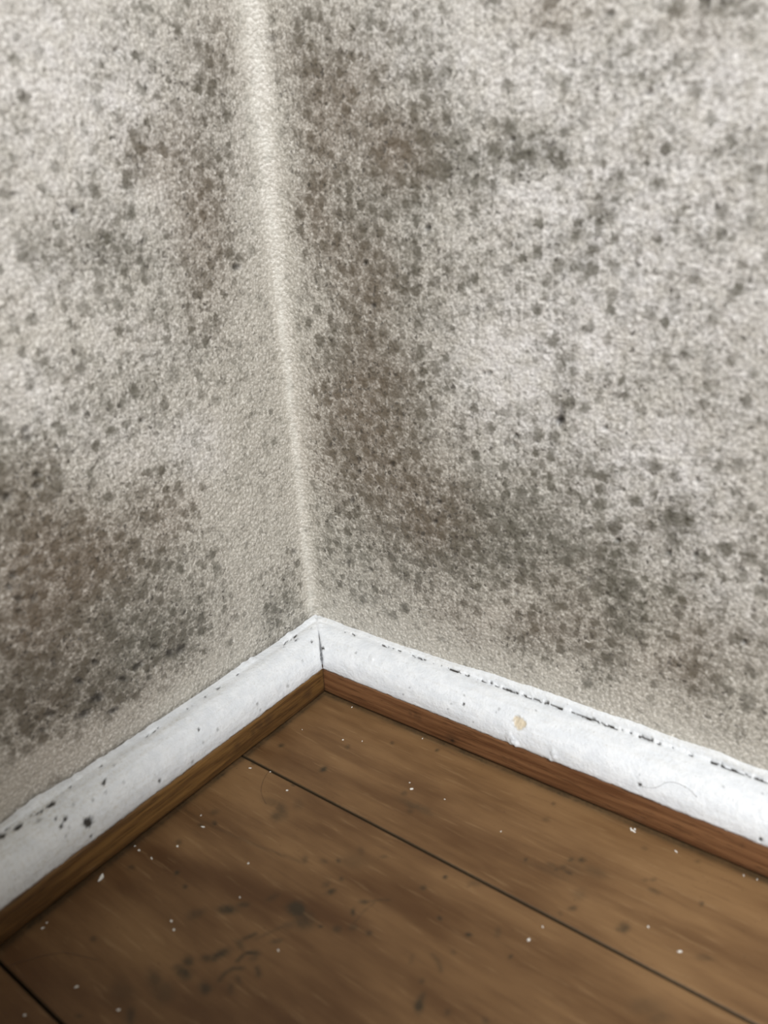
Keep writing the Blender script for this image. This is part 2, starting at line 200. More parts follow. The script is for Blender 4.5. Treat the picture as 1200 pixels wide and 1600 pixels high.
WEAR_F = [
    (0.1272, -0.1134, 3785, -7974, 23388, 0.25), (0.1091, -0.1367, 8852, -19369, 54112, 0.3), (0.1316, -0.132, 4007, -10347, 50482, 0.3), 
    (0.069, -0.1446, 4104, -13020, 53687, 0.35), (0.0361, -0.1521, 5612, -21215, 101251, 0.2), (0.1333, -0.0678, 755, -45, 8432, 0.2), 
    (0.1051, -0.0572, 2724, -3522, 61185, 0.15), (0.1065, -0.1946, 2002, -2346, 4112, 0.3), (0.0525, -0.2202, 1396, -45, 7563, 0.3), 
    (0.1376, -0.1623, 2912, -3815, 10056, 0.15), (0.1889, -0.1032, 1680, -4354, 50892, 0.15), (0.0324, -0.1882, 4969, -20, 2968, 0.2), 
    (0.0269, -0.1137, 2773, -2914, 16600, -0.35), (0.0347, -0.0954, 2863, -856, 16542, -0.2), (0.0543, -0.0321, 758, 156, 4934, -0.25), 
    (0.178, -0.0289, 555, 200, 9961, -0.3), (0.238, -0.0429, 1383, -94, 5413, -0.35), (0.2378, -0.0765, 1669, -1107, 47297, -0.3), 
    (0.205, -0.1047, 2308, -2484, 35570, -0.15), (0.0649, -0.1904, 4683, 9422, 52074, -0.3), (0.073, -0.1817, 6006, 11380, 77379, -0.25), 
    (0.0801, -0.1207, 2670, -7420, 34921, -0.15), (0.1862, -0.1234, 1943, -7466, 62199, -0.1), (0.1035, -0.1093, 3830, -3655, 22752, -0.1), ]
STROKES = [
    ([(0.1022, -0.1683), (0.1021, -0.1646), (0.1055, -0.1622)], 0.0008, 0.8), ([(0.0973, -0.1606), (0.099, -0.1574), (0.0994, -0.1561)], 0.0008, 0.6), 
    ([(0.1021, -0.1777), (0.1016, -0.175), (0.103, -0.1715), (0.1056, -0.1697)], 0.0009, 0.6), 
    ([(0.1099, -0.1666), (0.1117, -0.1674), (0.1132, -0.1683)], 0.0009, 0.6), ([(0.1078, -0.1548), (0.1099, -0.1527)], 0.0006, 0.5), 
    ([(0.1128, -0.125), (0.1097, -0.1274)], 0.0004, 0.3), ([(0.1262, -0.1208), (0.1302, -0.1174), (0.1345, -0.1145)], 0.0005, 0.35), 
    ([(0.0926, -0.1418), (0.0946, -0.1383)], 0.0006, 0.4), ([(0.1614, -0.1251), (0.1647, -0.1259), (0.1676, -0.1292)], 0.0007, 0.45), 
    ([(0.1554, -0.1291), (0.157, -0.1328)], 0.0006, 0.3), ([(0.0902, -0.1742), (0.0943, -0.1731), (0.0957, -0.1695)], 0.0012, 0.6), 
    ([(0.1011, -0.1577), (0.1061, -0.1486), (0.1109, -0.1426)], 0.0008, 0.3), ([(0.1288, -0.1305), (0.1283, -0.1256), (0.1298, -0.1191)], 0.0005, 0.3), 
    ([(0.0161, -0.1284), (0.0425, -0.1279), (0.068, -0.1245), (0.0907, -0.12)], 0.0007, 0.25), ]
FLAKES = [
    (0.0252, -0.1747, 9, 0, 'largest torn white paint flake on the floor, lying against the left brown strip'), 
    (0.2021, -0.0249, 4.5, 0, 'white paint sliver in the cluster touching the right brown strip, upper piece'), 
    (0.2034, -0.0253, 5, 1, 'forked white paint flake in the cluster touching the right brown strip'), 
    (0.2035, -0.0239, 3, 2, 'smallest white crumb in the cluster touching the right brown strip'), 
    (0.222, -0.0263, 3.4, 3, 'small white paint chip just off the right strip, right of the flake cluster'), 
    (0.2372, -0.0728, 4.2, 4, 'oblong white paint flake on the board at the lower right, above the long seam'), 
    (0.1888, -0.0997, 3.6, 5, 'lone off-white paint crumb below the long seam, bottom centre right'), 
    (0.1065, -0.0576, 4.4, 6, 'bright oblong white paint flake in the middle of the board nearest the corner'), 
    (0.1034, -0.0546, 1.6, 7, 'tiny crumb just above the bright oblong flake on the corner board'), 
    (0.1235, -0.0547, 1.8, 8, 'tiny white crumb right of the bright oblong flake on the corner board'), 
    (0.1548, -0.0576, 2, 9, 'tiny white crumb halfway along the board beside the right strip'), 
    (0.0426, -0.0229, 2.8, 10, 'white crumb wedged under the right strip nearest the corner'), 
    (0.0906, -0.0238, 2, 11, 'tiny white crumb wedged under the right strip beside the nail hole'), 
    (0.0299, -0.0903, 3.4, 12, 'white paint crumb wedged under the left strip beside the seam end'), 
    (0.0566, -0.0916, 3, 13, 'small white crumb just below the seam near the left strip'), 
    (0.0404, -0.0867, 1.8, 14, 'tiny pale crumb at the seam edge closest to the left strip'), 
    (0.0319, -0.053, 1.8, 15, 'tiny pale crumb on the corner board, close to the left strip'), 
    (0.0559, -0.0475, 2.4, 16, 'faint pale fleck on the corner board below the strip mitre'), 
    (0.0651, -0.0428, 1.8, 17, 'tiny white speck right of the faint fleck on the corner board'), 
    (0.0399, -0.1306, 4.4, 18, 'thin bent white paint sliver on the second board near the left strip'), 
    (0.0336, -0.1262, 2, 19, 'tiny crumb just above the thin bent paint sliver'), 
    (0.0389, -0.1447, 2.8, 20, 'white paint crumb left of the thin bent sliver on the second board'), 
    (0.0348, -0.1556, 4, 21, 'upright thin white sliver close to the left strip'), 
    (0.0263, -0.1559, 3.2, 22, 'white paint chip touching the left strip above the upright sliver'), 
    (0.0228, -0.1554, 2, 23, 'tiny crumb against the left strip, above the white chip'), 
    (0.0726, -0.1337, 2.4, 24, 'pale crumb alone in the middle of the second board'), 
    (0.0674, -0.1715, 2.6, 25, 'upper of two white crumbs one above the other, left of the dark stains'), 
    (0.0714, -0.1736, 2.6, 26, 'lower of two white crumbs one above the other, left of the dark stains'), 
    (0.0267, -0.2028, 3, 27, 'pale chip near the left strip at the lower left corner'), 
    (0.0258, -0.2005, 2, 28, 'tiny crumb just above the pale chip at the lower left'), 
    (0.0602, -0.2098, 3.4, 29, 'off-white flake on the dark floor near the bottom left seam'), 
    (0.0806, -0.2062, 3.4, 30, 'round off-white crumb near the bottom edge, right of the bottom left seam'), 
    (0.0542, -0.2265, 2.4, 31, 'faint crumb below the bottom left seam'), (0.1121, -0.1568, 2.4, 32, 'pale crumb right of the branching dark stain'), 
    (0.0822, -0.1481, 2, 33, 'tiny pale crumb just above the oval dark stain'), 
    (0.1908, -0.0915, 2, 34, 'tiny crumb on the long seam edge at lower right'), 
    (0.2242, -0.0689, 2, 35, 'tiny pale crumb right of the dark smudge at lower right'), 
    (0.2486, -0.0237, 2.4, 36, 'pale crumb by the right strip near the right edge of the frame'), 
    (0.2535, -0.0228, 2, 37, 'tiny crumb by the right strip closest to the right edge of the frame'), ]
FHAIR = [
    
    ([(0.0395, -0.0868), (0.0416, -0.0925), (0.0449, -0.0977), (0.0494, -0.1014), (0.0543, -0.1038)], 'fine dark hair curled across the second board near the seam end'), 
    ([(0.0308, -0.2198), (0.0343, -0.2146), (0.0386, -0.2092), (0.0438, -0.2043), (0.0515, -0.201), (0.0572, -0.1988)], 'long fine hair arching over the floor beside the bottom left seam'), ]
BSPOT = [
    (0.1433, -0.0179, 0.0283, 0.00288, 'c'), (0.1411, -0.0169, 0.0293, 0.00144, 'c'), (0.1454, -0.018, 0.0281, 0.00144, 'c'), 
    (0.1414, -0.0218, 0.0202, 0.00216, 'w'), (0.1436, -0.0219, 0.0191, 0.0018000000000000002, 'w'), (0.1401, -0.0213, 0.0224, 0.00144, 'w'), 
    (0.163, -0.0215, 0.0215, 0.0018000000000000002, 'w'), (0.1614, -0.022, 0.0185, 0.00144, 'w'), (0.1125, -0.0185, 0.0275, 0.00072, 'D'), 
    (0.1061, -0.0198, 0.0257, 0.00054, 'd'), (0.1311, -0.0158, 0.0302, 0.000648, 'd'), (0.0412, -0.0147, 0.0309, 0.0009000000000000001, 'd'), 
    (0.019, -0.018, 0.0281, 0.0009000000000000001, 'D'), (0.2519, -0.0219, 0.0197, 0.00072, 'D'), (0.2028, -0.0211, 0.0228, 0.00072, 'D'), 
    (0.1301, -0.0171, 0.029, 0.00054, 'd'), (0.1482, -0.0104, 0.033, 0.00054, 'd'), (0.12, -0.0215, 0.0216, 0.00054, 'd'), 
    (0.0526, -0.0145, 0.0311, 0.00144, 'w'), (0.0806, -0.0197, 0.0259, 0.00054, 'd'), (0.0776, -0.0215, 0.0215, 0.00072, 'd'), 
    (0.2344, -0.0137, 0.0315, 0.00054, 'd'), (0.2019, -0.0192, 0.0266, 0.00043200000000000004, 'd'), (0.1111, -0.0154, 0.0304, 0.00054, 'd'), 
    (0.105, -0.0211, 0.0229, 0.00046800000000000005, 'd'), (0.2487, -0.0105, 0.0329, 0.00054, 'd'), (0.0198, -0.1718, 0.0256, 0.00234, 'D'), 
    (0.0196, -0.1699, 0.0261, 0.00144, 'd'), (0.0151, -0.1784, 0.0307, 0.0009360000000000001, 'D'), 
    (0.0163, -0.1812, 0.0297, 0.0009360000000000001, 'D'), (0.0157, -0.1798, 0.0303, 0.000576, 'd'), (0.0121, -0.1574, 0.0323, 0.00108, 'D'), 
    (0.0115, -0.1562, 0.0326, 0.00072, 'D'), (0.0153, -0.1655, 0.0305, 0.00072, 'd'), (0.0125, -0.1725, 0.0322, 0.00072, 'd'), 
    (0.013, -0.1813, 0.0319, 0.000648, 'D'), (0.0218, -0.1729, 0.0199, 0.000648, 'D'), (0.0193, -0.1818, 0.0264, 0.000648, 'd'), 
    (0.0166, -0.1072, 0.0295, 0.00072, 'D'), (0.02, -0.099, 0.0254, 0.0008640000000000001, 'd'), (0.0204, -0.1089, 0.0246, 0.00072, 'd'), 
    (0.0214, -0.1362, 0.022, 0.00072, 'D'), (0.0219, -0.1176, 0.0199, 0.00108, 'd'), (0.0164, -0.1507, 0.0297, 0.000576, 'd'), 
    (0.0157, -0.1594, 0.0302, 0.0007920000000000001, 'd'), (0.0213, -0.0498, 0.0222, 0.00108, 'd'), (0.018, -0.0334, 0.0281, 0.000576, 'd'), 
    (0.0134, -0.0195, 0.0317, 0.00072, 'D'), (0.0206, -0.0722, 0.0242, 0.0009000000000000001, 'd'), (0.0217, -0.0716, 0.0206, 0.00072, 'd'), 
    (0.0079, -0.1488, 0.0336, 0.0009000000000000001, 'd'), (0.0181, -0.1792, 0.028, 0.00054, 'd'), (0.0095, -0.1866, 0.0332, 0.0009000000000000001, 'd'), 
    (0.0096, -0.1856, 0.0332, 0.00054, 'd'), (0.0061, -0.178, 0.0338, 0.00144, 'D'), (0.006, -0.1797, 0.0338, 0.00108, 'D'), 
    (0.006, -0.1832, 0.0338, 0.0009000000000000001, 'D'), (0.0059, -0.1849, 0.0338, 0.00072, 'D'), (0.0051, -0.1873, 0.0338, 0.000648, 'd'), 
    (0.006, -0.1928, 0.0338, 0.001296, 'D'), (0.0062, -0.1943, 0.0338, 0.001224, 'D'), (0.0053, -0.1999, 0.0338, 0.0016200000000000001, 'D'), 
    (0.0172, -0.0189, 0.0271, 0.00072, 'D'), (0.0195, -0.0201, 0.0251, 0.00072, 'D'), (0.0206, -0.0211, 0.0231, 0.0007920000000000001, 'D'), 
    (0.0134, -0.0164, 0.0297, 0.000648, 'D'), (0.0195, -0.0218, 0.0205, 0.00054, 'd'), (0.0198, -0.0179, 0.0283, 0.000648, 'D'), 
    (0.0067, -0.0259, 0.0337, 0.0007920000000000001, 'D'), (0.0069, -0.0241, 0.0337, 0.000648, 'd'), (0.0061, -0.035, 0.0338, 0.000648, 'd'), 
    (0.0059, -0.0117, 0.0338, 0.00072, 'd'), ]
BHAIR = [
    [0.2017, -0.0209, 0.0235], [0.2052, -0.0212, 0.0226], [0.2096, -0.0206, 0.0241], [0.213, -0.0188, 0.0271], [0.2164, -0.018, 0.0282], 
    [0.2204, -0.018, 0.0281], [0.2239, -0.0187, 0.0273], [0.226, -0.0194, 0.0262], ]
TSPOT = [
    (0.1084, -0.022, 0.0054, 0.001152, 'D'), (0.1076, -0.022, 0.0059, 0.0036000000000000003, 'd'), (0.0857, -0.022, 0.0116, 0.0018000000000000002, 'd'), 
    (0.0877, -0.022, 0.0112, 0.0018000000000000002, 'd'), (0.0824, -0.022, 0.0115, 0.00144, 'd'), (0.246, -0.022, 0.0137, 0.00108, 'd'), 
    (0.022, -0.0679, 0.0114, 0.00288, 'k'), (0.022, -0.0741, 0.0118, 0.00252, 'k'), (0.022, -0.0789, 0.0109, 0.0018000000000000002, 'k'), 
    (0.022, -0.0363, 0.0101, 0.0036000000000000003, 'k'), (0.022, -0.0904, 0.0102, 0.00216, 'k'), ]

STRIP_D = 0.022
H1 = CAM['h1']; H2 = CAM['h2']; SEAM1 = CAM['b1']; SEAM2 = CAM['b2']
ROOM_X = 2.2; ROOM_Y = 1.7; ROOM_Z = 2.3

# ---------------------------------------------------------------- helpers
def _hash(ix, iy, seed):
    h = (ix.astype(np.int64) * 374761393 + iy.astype(np.int64) * 668265263 + seed * 974711) & 0xffffffff
    h = ((h ^ (h >> 13)) * 1274126177) & 0xffffffff
    h = h ^ (h >> 16)
    return (h & 0xffff) / 65535.0
def vnoise(x, y, seed=0):
    ix = np.floor(x); iy = np.floor(y); fx = x - ix; fy = y - iy
    fx = fx * fx * fx * (fx * (fx * 6 - 15) + 10); fy = fy * fy * fy * (fy * (fy * 6 - 15) + 10)
    ix = ix.astype(np.int64); iy = iy.astype(np.int64)
    a = _hash(ix, iy, seed); b = _hash(ix + 1, iy, seed); c_ = _hash(ix, iy + 1, seed); d = _hash(ix + 1, iy + 1, seed)
    return (a * (1 - fx) + b * fx) * (1 - fy) + (c_ * (1 - fx) + d * fx) * fy - 0.5
def fbm(x, y, seed=0, octaves=3):
    s = 0; a = 1.0
    for i in range(octaves):
        s = s + a * vnoise(x * 2 ** i + 17.3 * i, y * 2 ** i - 9.1 * i, seed + i); a *= 0.5
    return s
def splat(X, Y, lst):
    out = np.zeros_like(X)
    for (cx, cy, a, b, c_, s) in lst:
        dx = X - cx; dy = Y - cy
        q = a * dx * dx + 2 * b * dx * dy + c_ * dy * dy
        m = q < 9
        out[m] += s * np.exp(-0.5 * q[m] * 1.0)
    return out
def splat_flat(X, Y, lst):
    """flat-topped marks: max instead of sum"""
    out = np.zeros_like(X)
    for (cx, cy, a, b, c_, s) in lst:
        dx = X - cx; dy = Y - cy
        q = a * dx * dx + 2 * b * dx * dy + c_ * dy * dy
        m = q < 9
        out[m] = np.maximum(out[m], s * np.exp(-0.32 * q[m] ** 1.5))
    return out
def smooth(a, b, x):
    t = np.clip((x - a) / (b - a), 0, 1); return t * t * (3 - 2 * t)
def axis(stops):
    """stops [(end, step)...] starting from the first value"""
    v = [stops[0][0]]
    for end, step in stops[1:]:
        n = max(1, int(round((end - v[-1]) / step)))
        v += list(np.linspace(v[-1], end, n + 1)[1:])
    return np.array(v)

def grid_object(name, P, mat, attrs=None, uv=None, parent=None, flip=False, back=None, smooth_shade=True):
    """P: (n, m, 3). back: vector; closes the sheet into a slab along it."""
    n, m, _ = P.shape
    V = P.reshape(-1, 3)
    idx = np.arange(n * m).reshape(n, m)
    Q = np.stack([idx[:-1, :-1], idx[1:, :-1], idx[1:, 1:], idx[:-1, 1:]], -1).reshape(-1, 4)
    if flip: Q = Q[:, ::-1]
    loops = Q.reshape(-1); starts = np.arange(len(Q)) * 4
    nv0 = len(V); extra = []
    if back is not None:
        loop = np.concatenate([idx[:, 0], idx[-1, 1:], idx[:-1, -1][::-1], idx[0, 1:-1][::-1]])
        k = len(loop); V = np.vstack([V, V[loop], V[loop] + np.asarray(back)])
        fi = nv0 + np.arange(k); bi = nv0 + k + np.arange(k)      # own rim vertices keep the face shading clean
        nx = np.roll(fi, -1); nb = np.roll(bi, -1)
        S = np.stack([nx, fi, bi, nb], -1)
        if flip: S = S[:, ::-1]
        loops = np.concatenate([loops, S.reshape(-1), bi if flip else bi[::-1]])
        starts = np.concatenate([starts, len(Q) * 4 + np.arange(k) * 4, [len(Q) * 4 + k * 4]])
    me = bpy.data.meshes.new(name)
    me.vertices.add(len(V)); me.vertices.foreach_set('co', V.astype(np.float32).ravel())
    me.loops.add(len(loops)); me.loops.foreach_set('vertex_index', loops.astype(np.int32))
    me.polygons.add(len(starts)); me.polygons.foreach_set('loop_start', starts.astype(np.int32))
    me.update(calc_edges=True)
    sm = np.zeros(len(starts), dtype=bool); sm[:len(Q)] = smooth_shade
    me.polygons.foreach_set('use_smooth', sm)
    for an, av in (attrs or {}).items():
        a = me.attributes.new(an, 'FLOAT', 'POINT')
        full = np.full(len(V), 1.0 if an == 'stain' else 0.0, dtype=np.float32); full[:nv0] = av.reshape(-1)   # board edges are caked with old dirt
        a.data.foreach_set('value', full)
    if uv is not None:
        fu = np.zeros((len(V), 2), dtype=np.float32); fu[:nv0] = uv.reshape(-1, 2)
        lay = me.uv_layers.new(name='UVMap')
        lay.data.foreach_set('uv', fu[loops].ravel())
    me.validate()
    o = bpy.data.objects.new(name, me); scene.collection.objects.link(o)
    if mat: me.materials.append(mat)
    if parent: o.parent = parent
    return o
def mesh_object(name, verts, faces, mat, parent=None, smooth_shade=False):
    me = bpy.data.meshes.new(name); me.from_pydata([tuple(v) for v in verts], [], faces); me.update()
    if smooth_shade: me.polygons.foreach_set('use_smooth', [True] * len(me.polygons))
    o = bpy.data.objects.new(name, me); scene.collection.objects.link(o)
    me.materials.append(mat)
    if parent: o.parent = parent
    return o
def box(name, a, b, mat, parent=None):
    (x0, y0, z0), (x1, y1, z1) = a, b
    v = [(x0, y0, z0), (x1, y0, z0), (x1, y1, z0), (x0, y1, z0), (x0, y0, z1), (x1, y0, z1), (x1, y1, z1), (x0, y1, z1)]
    f = [(0, 3, 2, 1), (4, 5, 6, 7), (0, 1, 5, 4), (1, 2, 6, 5), (2, 3, 7, 6), (3, 0, 4, 7)]
    return mesh_object(name, v, f, mat, parent)
def structure(o, label, cat):
    o['kind'] = 'structure'; o['label'] = label; o['category'] = cat
    return o
def thing(o, label, cat, group=None):
    o['label'] = label; o['category'] = cat
    if group: o['group'] = group
    return o

# ---------------------------------------------------------------- node helpers
class NT:
    def __init__(self, name):
        self.m = bpy.data.materials.new(name); self.m.use_nodes = True
        self.t = self.m.node_tree; self.b = self.t.nodes['Principled BSDF']
    def new(self, typ, **kw):
        n = self.t.nodes.new(typ)
        for k, v in kw.items(): setattr(n, k, v)
        return n
    def put(self, sock, v):
        if isinstance(v, bpy.types.NodeSocket): self.t.links.new(v, sock)
        elif isinstance(v, (tuple, list)) and len(v) == 3 and sock.type == 'RGBA': sock.default_value = (*v, 1)
        else: sock.default_value = v
    def math(self, op, a, b=None, c_=None, clamp=False):
        n = self.new('ShaderNodeMath', operation=op, use_clamp=clamp)
        for i, v in enumerate((a, b, c_)):
            if v is not None: self.put(n.inputs[i], v)
        return n.outputs[0]
    def mul(self, a, b): return self.math('MULTIPLY', a, b)
    def add(self, a, b): return self.math('ADD', a, b)
    def sub(self, a, b): return self.math('SUBTRACT', a, b)
    def step(self, x, lo, hi, tmin=0.0, tmax=1.0):
        n = self.new('ShaderNodeMapRange', interpolation_type='SMOOTHSTEP')
        self.put(n.inputs['Value'], x); self.put(n.inputs['From Min'], lo); self.put(n.inputs['From Max'], hi)
        self.put(n.inputs['To Min'], tmin); self.put(n.inputs['To Max'], tmax)
        return n.outputs['Result']
    def lin(self, x, lo, hi, tmin=0.0, tmax=1.0):
        n = self.new('ShaderNodeMapRange')
        self.put(n.inputs['Value'], x); self.put(n.inputs['From Min'], lo); self.put(n.inputs['From Max'], hi)
        self.put(n.inputs['To Min'], tmin); self.put(n.inputs['To Max'], tmax)
        return n.outputs['Result']
    def mix(self, fac, a, b):
        n = self.new('ShaderNodeMix', data_type='RGBA')
        self.put(n.inputs[0], fac); self.put(n.inputs[6], a); self.put(n.inputs[7], b)
        return n.outputs[2]
    def attr(self, name):
        return self.new('ShaderNodeAttribute', attribute_name=name).outputs['Fac']
    def vec(self, op, a, b):
        n = self.new('ShaderNodeVectorMath', operation=op)
        self.put(n.inputs[0], a)
        if op == 'SCALE': self.put(n.inputs['Scale'], b)
        else: self.put(n.inputs[1], b)
        return n.outputs[0]
    def noise(self, v, scale, detail=2.0, rough=0.5, dim='3D'):
        n = self.new('ShaderNodeTexNoise', noise_dimensions=dim)
        self.put(n.inputs['Vector'], v); n.inputs['Scale'].default_value = scale
        n.inputs['Detail'].default_value = detail; n.inputs['Roughness'].default_value = rough
        return n
    def voronoi(self, v, scale, rnd=1.0, feature='F1'):
        n = self.new('ShaderNodeTexVoronoi', voronoi_dimensions='2D', feature=feature)
        self.put(n.inputs['Vector'], v); n.inputs['Scale'].default_value = scale
        n.inputs['Randomness'].default_value = rnd
        return n
    def sep(self, colr):
        n = self.new('ShaderNodeSeparateColor'); self.put(n.inputs[0], colr); return n.outputs
    def bump(self, h, strength, dist, normal=None):
        n = self.new('ShaderNodeBump'); self.put(n.inputs['Height'], h)
        n.inputs['Strength'].default_value = strength; n.inputs['Distance'].default_value = dist
        if normal: self.put(n.inputs['Normal'], normal)
        return n.outputs[0]
    def done(self, color, rough, spec=0.5, normal=None):
        self.put(self.b.inputs['Base Color'], color); self.put(self.b.inputs['Roughness'], rough)
        self.put(self.b.inputs['Specular IOR Level'], spec)
        if normal is not None: self.put(self.b.inputs['Normal'], normal)
        return self.m

def wall_material():
    T = NT('mouldy_plaster')
    uv = T.new('ShaderNodeUVMap', uv_map='UVMap').outputs[0]
    dens = T.attr('mould'); brown = T.attr('brown'); bloom = T.attr('bloom'); pit = T.attr('pit'); clean = T.attr('clean')
    wob = T.noise(uv, 420, 2.0, 0.6, '2D').outputs['Color']
    cuv = T.vec('ADD', uv, T.vec('SCALE', T.vec('SUBTRACT', wob, (0.5, 0.5, 0.5)), 0.0042))
    n_mid = T.noise(uv, 70, 3.0, 0.6, '2D').outputs['Fac']
    d2 = T.math('ADD', dens, T.mul(T.sub(n_mid, 0.5), 0.42), clamp=True)
    def spots(scale, gain, soft, rmin, rvar, rd, off):
        v = T.voronoi(T.vec('ADD', cuv, (off, off * 1.7, 0)), scale)
        s = T.sep(v.outputs['Color'])
        present = T.math('MULTIPLY', T.sub(T.mul(d2, gain), s[0]), soft, clamp=True)
        rad = T.add(T.add(T.mul(s[1], rvar), rmin), T.mul(d2, rd))
        m = T.step(v.outputs['Distance'], T.mul(rad, 0.35), rad, 1.0, 0.0)
        return T.mul(present, m)
    A = spots(135, 1.25, 2.0, 0.24, 0.26, 0.20, 0.0)
    B = spots(250, 1.30, 2.2, 0.28, 0.30, 0.20, 3.1)
    E = spots(460, 1.20, 2.5, 0.30, 0.30, 0.20, 5.3)
    C = spots(310, 0.72, 4.0, 0.12, 0.22, 0.06, 7.7)
    fine = T.noise(uv, 680, 3.0, 0.70, '2D').outputs['Fac']
    fineM = T.mul(T.step(fine, 0.42, 0.62), T.add(T.mul(d2, 0.66), 0.20))
    haze = T.mul(T.step(d2, 0.15, 1.0), 0.27)
    inv = lambda x, k: T.sub(1.0, T.mul(x, k))
    keep = T.mul(T.mul(T.mul(inv(A, 0.80), inv(B, 0.56)), inv(E, 0.46)), T.mul(inv(haze, 1.0), inv(fineM, 0.75)))
    tot = T.sub(1.0, keep)
    n_br = T.noise(uv, 45, 2.0, 0.5, '2D').outputs['Fac']
    brm = T.math('MULTIPLY', T.add(brown, T.mul(T.sub(n_br, 0.5), 0.6)), 1.0, clamp=True)
    mould_c = T.mix(brm, (0.104, 0.097, 0.075), (0.114, 0.088, 0.060))
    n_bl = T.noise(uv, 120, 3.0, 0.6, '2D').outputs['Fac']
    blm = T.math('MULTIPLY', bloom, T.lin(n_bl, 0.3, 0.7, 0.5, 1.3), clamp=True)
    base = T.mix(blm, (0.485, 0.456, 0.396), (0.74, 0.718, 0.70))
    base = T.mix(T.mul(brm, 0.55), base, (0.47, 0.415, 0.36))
    lf = T.step(fine, 0.28, 0.50, 0.55, 0.0)
    base = T.mix(lf, base, (0.80, 0.78, 0.73))
    colr = T.mix(tot, base, mould_c)
    colr = T.mix(T.mul(C, 0.75), colr, (0.045, 0.038, 0.030))
    colr = T.mix(clean, colr, (0.60, 0.585, 0.525))
    colr = T.mix(pit, colr, (0.012, 0.010, 0.008))
    peb = T.voronoi(T.vec('ADD', uv, T.vec('SCALE', T.vec('SUBTRACT', wob, (0.5, 0.5, 0.5)), 0.0016)), 520, 1.0, 'SMOOTH_F1')
    peb.inputs['Smoothness'].default_value = 0.15
    h = T.add(T.mul(peb.outputs['Distance'], -0.9), T.mul(fine, 0.8))
    nb = T.bump(h, 0.58, 0.0006)
    return T.done(colr, 0.48, 0.5, nb)

def wood_coords(T, sx, sy, sz):
    co = T.new('ShaderNodeTexCoord').outputs['Object']
    mp = T.new('ShaderNodeMapping'); T.put(mp.inputs['Vector'], co)
    mp.inputs['Scale'].default_value = (sx, sy, sz)
    return co, mp.outputs[0]

def floor_material():
    T = NT('worn_floorboard')
    co, g = wood_coords(T, 9, 95, 30)
    co2, g2 = wood_coords(T, 40, 420, 60)
    co3, g3 = wood_coords(T, 16, 42, 16)
    n1 = T.noise(g, 1.0, 4.0, 0.62).outputs['Fac']
    n2 = T.noise(g2, 1.0, 3.0, 0.6).outputs['Fac']
    n3 = T.noise(g3, 1.0, 3.0, 0.6).outputs['Fac']
    stain = T.attr('stain'); tone = T.attr('tone')  # stain holds real stains, joint dirt and the painted strip-foot shadow
    mixv = T.add(T.add(T.mul(T.sub(n1, 0.5), 0.85), T.mul(T.sub(n3, 0.5), 1.0)), T.add(0.5, T.mul(tone, -0.6)))
    colr = T.mix(T.step(mixv, 0.05, 0.95), (0.078, 0.035, 0.0115), (0.200, 0.112, 0.047))
    colr = T.mix(T.mul(T.step(n2, 0.56, 0.74), 0.32), colr, (0.07, 0.034, 0.014))
    colr = T.mix(T.mul(T.step(n2, 0.44, 0.28), 0.25), colr, (0.31, 0.20, 0.10))
    dots = T.noise(co, 900, 1.0, 0.5).outputs['Fac']
    colr = T.mix(T.mul(T.step(dots, 0.72, 0.80), 0.5), colr, (0.05, 0.026, 0.012))
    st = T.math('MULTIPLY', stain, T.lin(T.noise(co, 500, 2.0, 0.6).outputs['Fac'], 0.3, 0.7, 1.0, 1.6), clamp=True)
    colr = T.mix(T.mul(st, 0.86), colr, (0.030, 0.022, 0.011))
    nb = T.bump(T.add(T.mul(n2, 0.6), T.mul(n1, 0.8)), 0.25, 0.0006)
    return T.done(colr, T.lin(n3, 0.3, 0.7, 0.50, 0.66), 0.35, nb)

def strip_material(name, along, light, dark):
    T = NT(name)
    s = (14, 60, 320) if along == 'x' else (60, 14, 320)
    co, g = wood_coords(T, *s)
    co2, g2 = wood_coords(T, *((90, 200, 1100) if along == 'x' else (200, 90, 1100)))
    n1 = T.noise(g, 1.0, 4.0, 0.65).outputs['Fac']
    n2 = T.noise(g2, 1.0, 2.0, 0.6).outputs['Fac']
    dirt = T.attr('dirt'); knot = T.attr('knot')
    colr = T.mix(T.step(n1, 0.32, 0.68), dark, light)
    colr = T.mix(T.mul(T.step(n2, 0.55, 0.70), 0.55), colr, tuple(v * 0.35 for v in dark))
    colr = T.mix(T.mul(knot, 0.75), colr, (0.035, 0.018, 0.010))
    colr = T.mix(dirt, colr, (0.010, 0.008, 0.006))
    nb = T.bump(T.add(n1, n2), 0.35, 0.0005)
    return T.done(colr, 0.42, 0.45, nb)

def white_paint():
    T = NT('old_white_gloss_paint')
    co = T.new('ShaderNodeTexCoord').outputs['Object']
    dirt = T.attr('dirt'); chip = T.attr('chip'); grime = T.attr('grime')
    n1 = T.noise(co, 160, 3.0, 0.6).outputs['Fac']
    n2 = T.noise(co, 650, 3.0, 0.65).outputs['Fac']
    base = T.mix(T.step(n1, 0.3, 0.7), (0.625, 0.648, 0.672), (0.70, 0.718, 0.733))
    gm = T.math('MULTIPLY', T.add(T.mul(T.step(n2, 0.52, 0.75), 0.30), T.mul(grime, T.lin(n2, 0.35, 0.65, 0.45, 1.1))), 1.0, clamp=True)
    gm = T.mul(gm, T.add(0.22, T.mul(grime, 0.9)))
    colr = T.mix(gm, base, (0.40, 0.37, 0.30))
    dots = T.noise(co, 1300, 1.0, 0.5).outputs['Fac']
    colr = T.mix(T.mul(T.step(dots, 0.735, 0.79), 0.55), colr, (0.20, 0.18, 0.15))
    colr = T.mix(chip, colr, (0.58, 0.50, 0.37))
    colr = T.mix(dirt, colr, (0.022, 0.018, 0.013))
    nb = T.bump(T.add(n1, T.mul(n2, 0.8)), 0.45, 0.0010)
    return T.done(colr, 0.40, 0.45, nb)

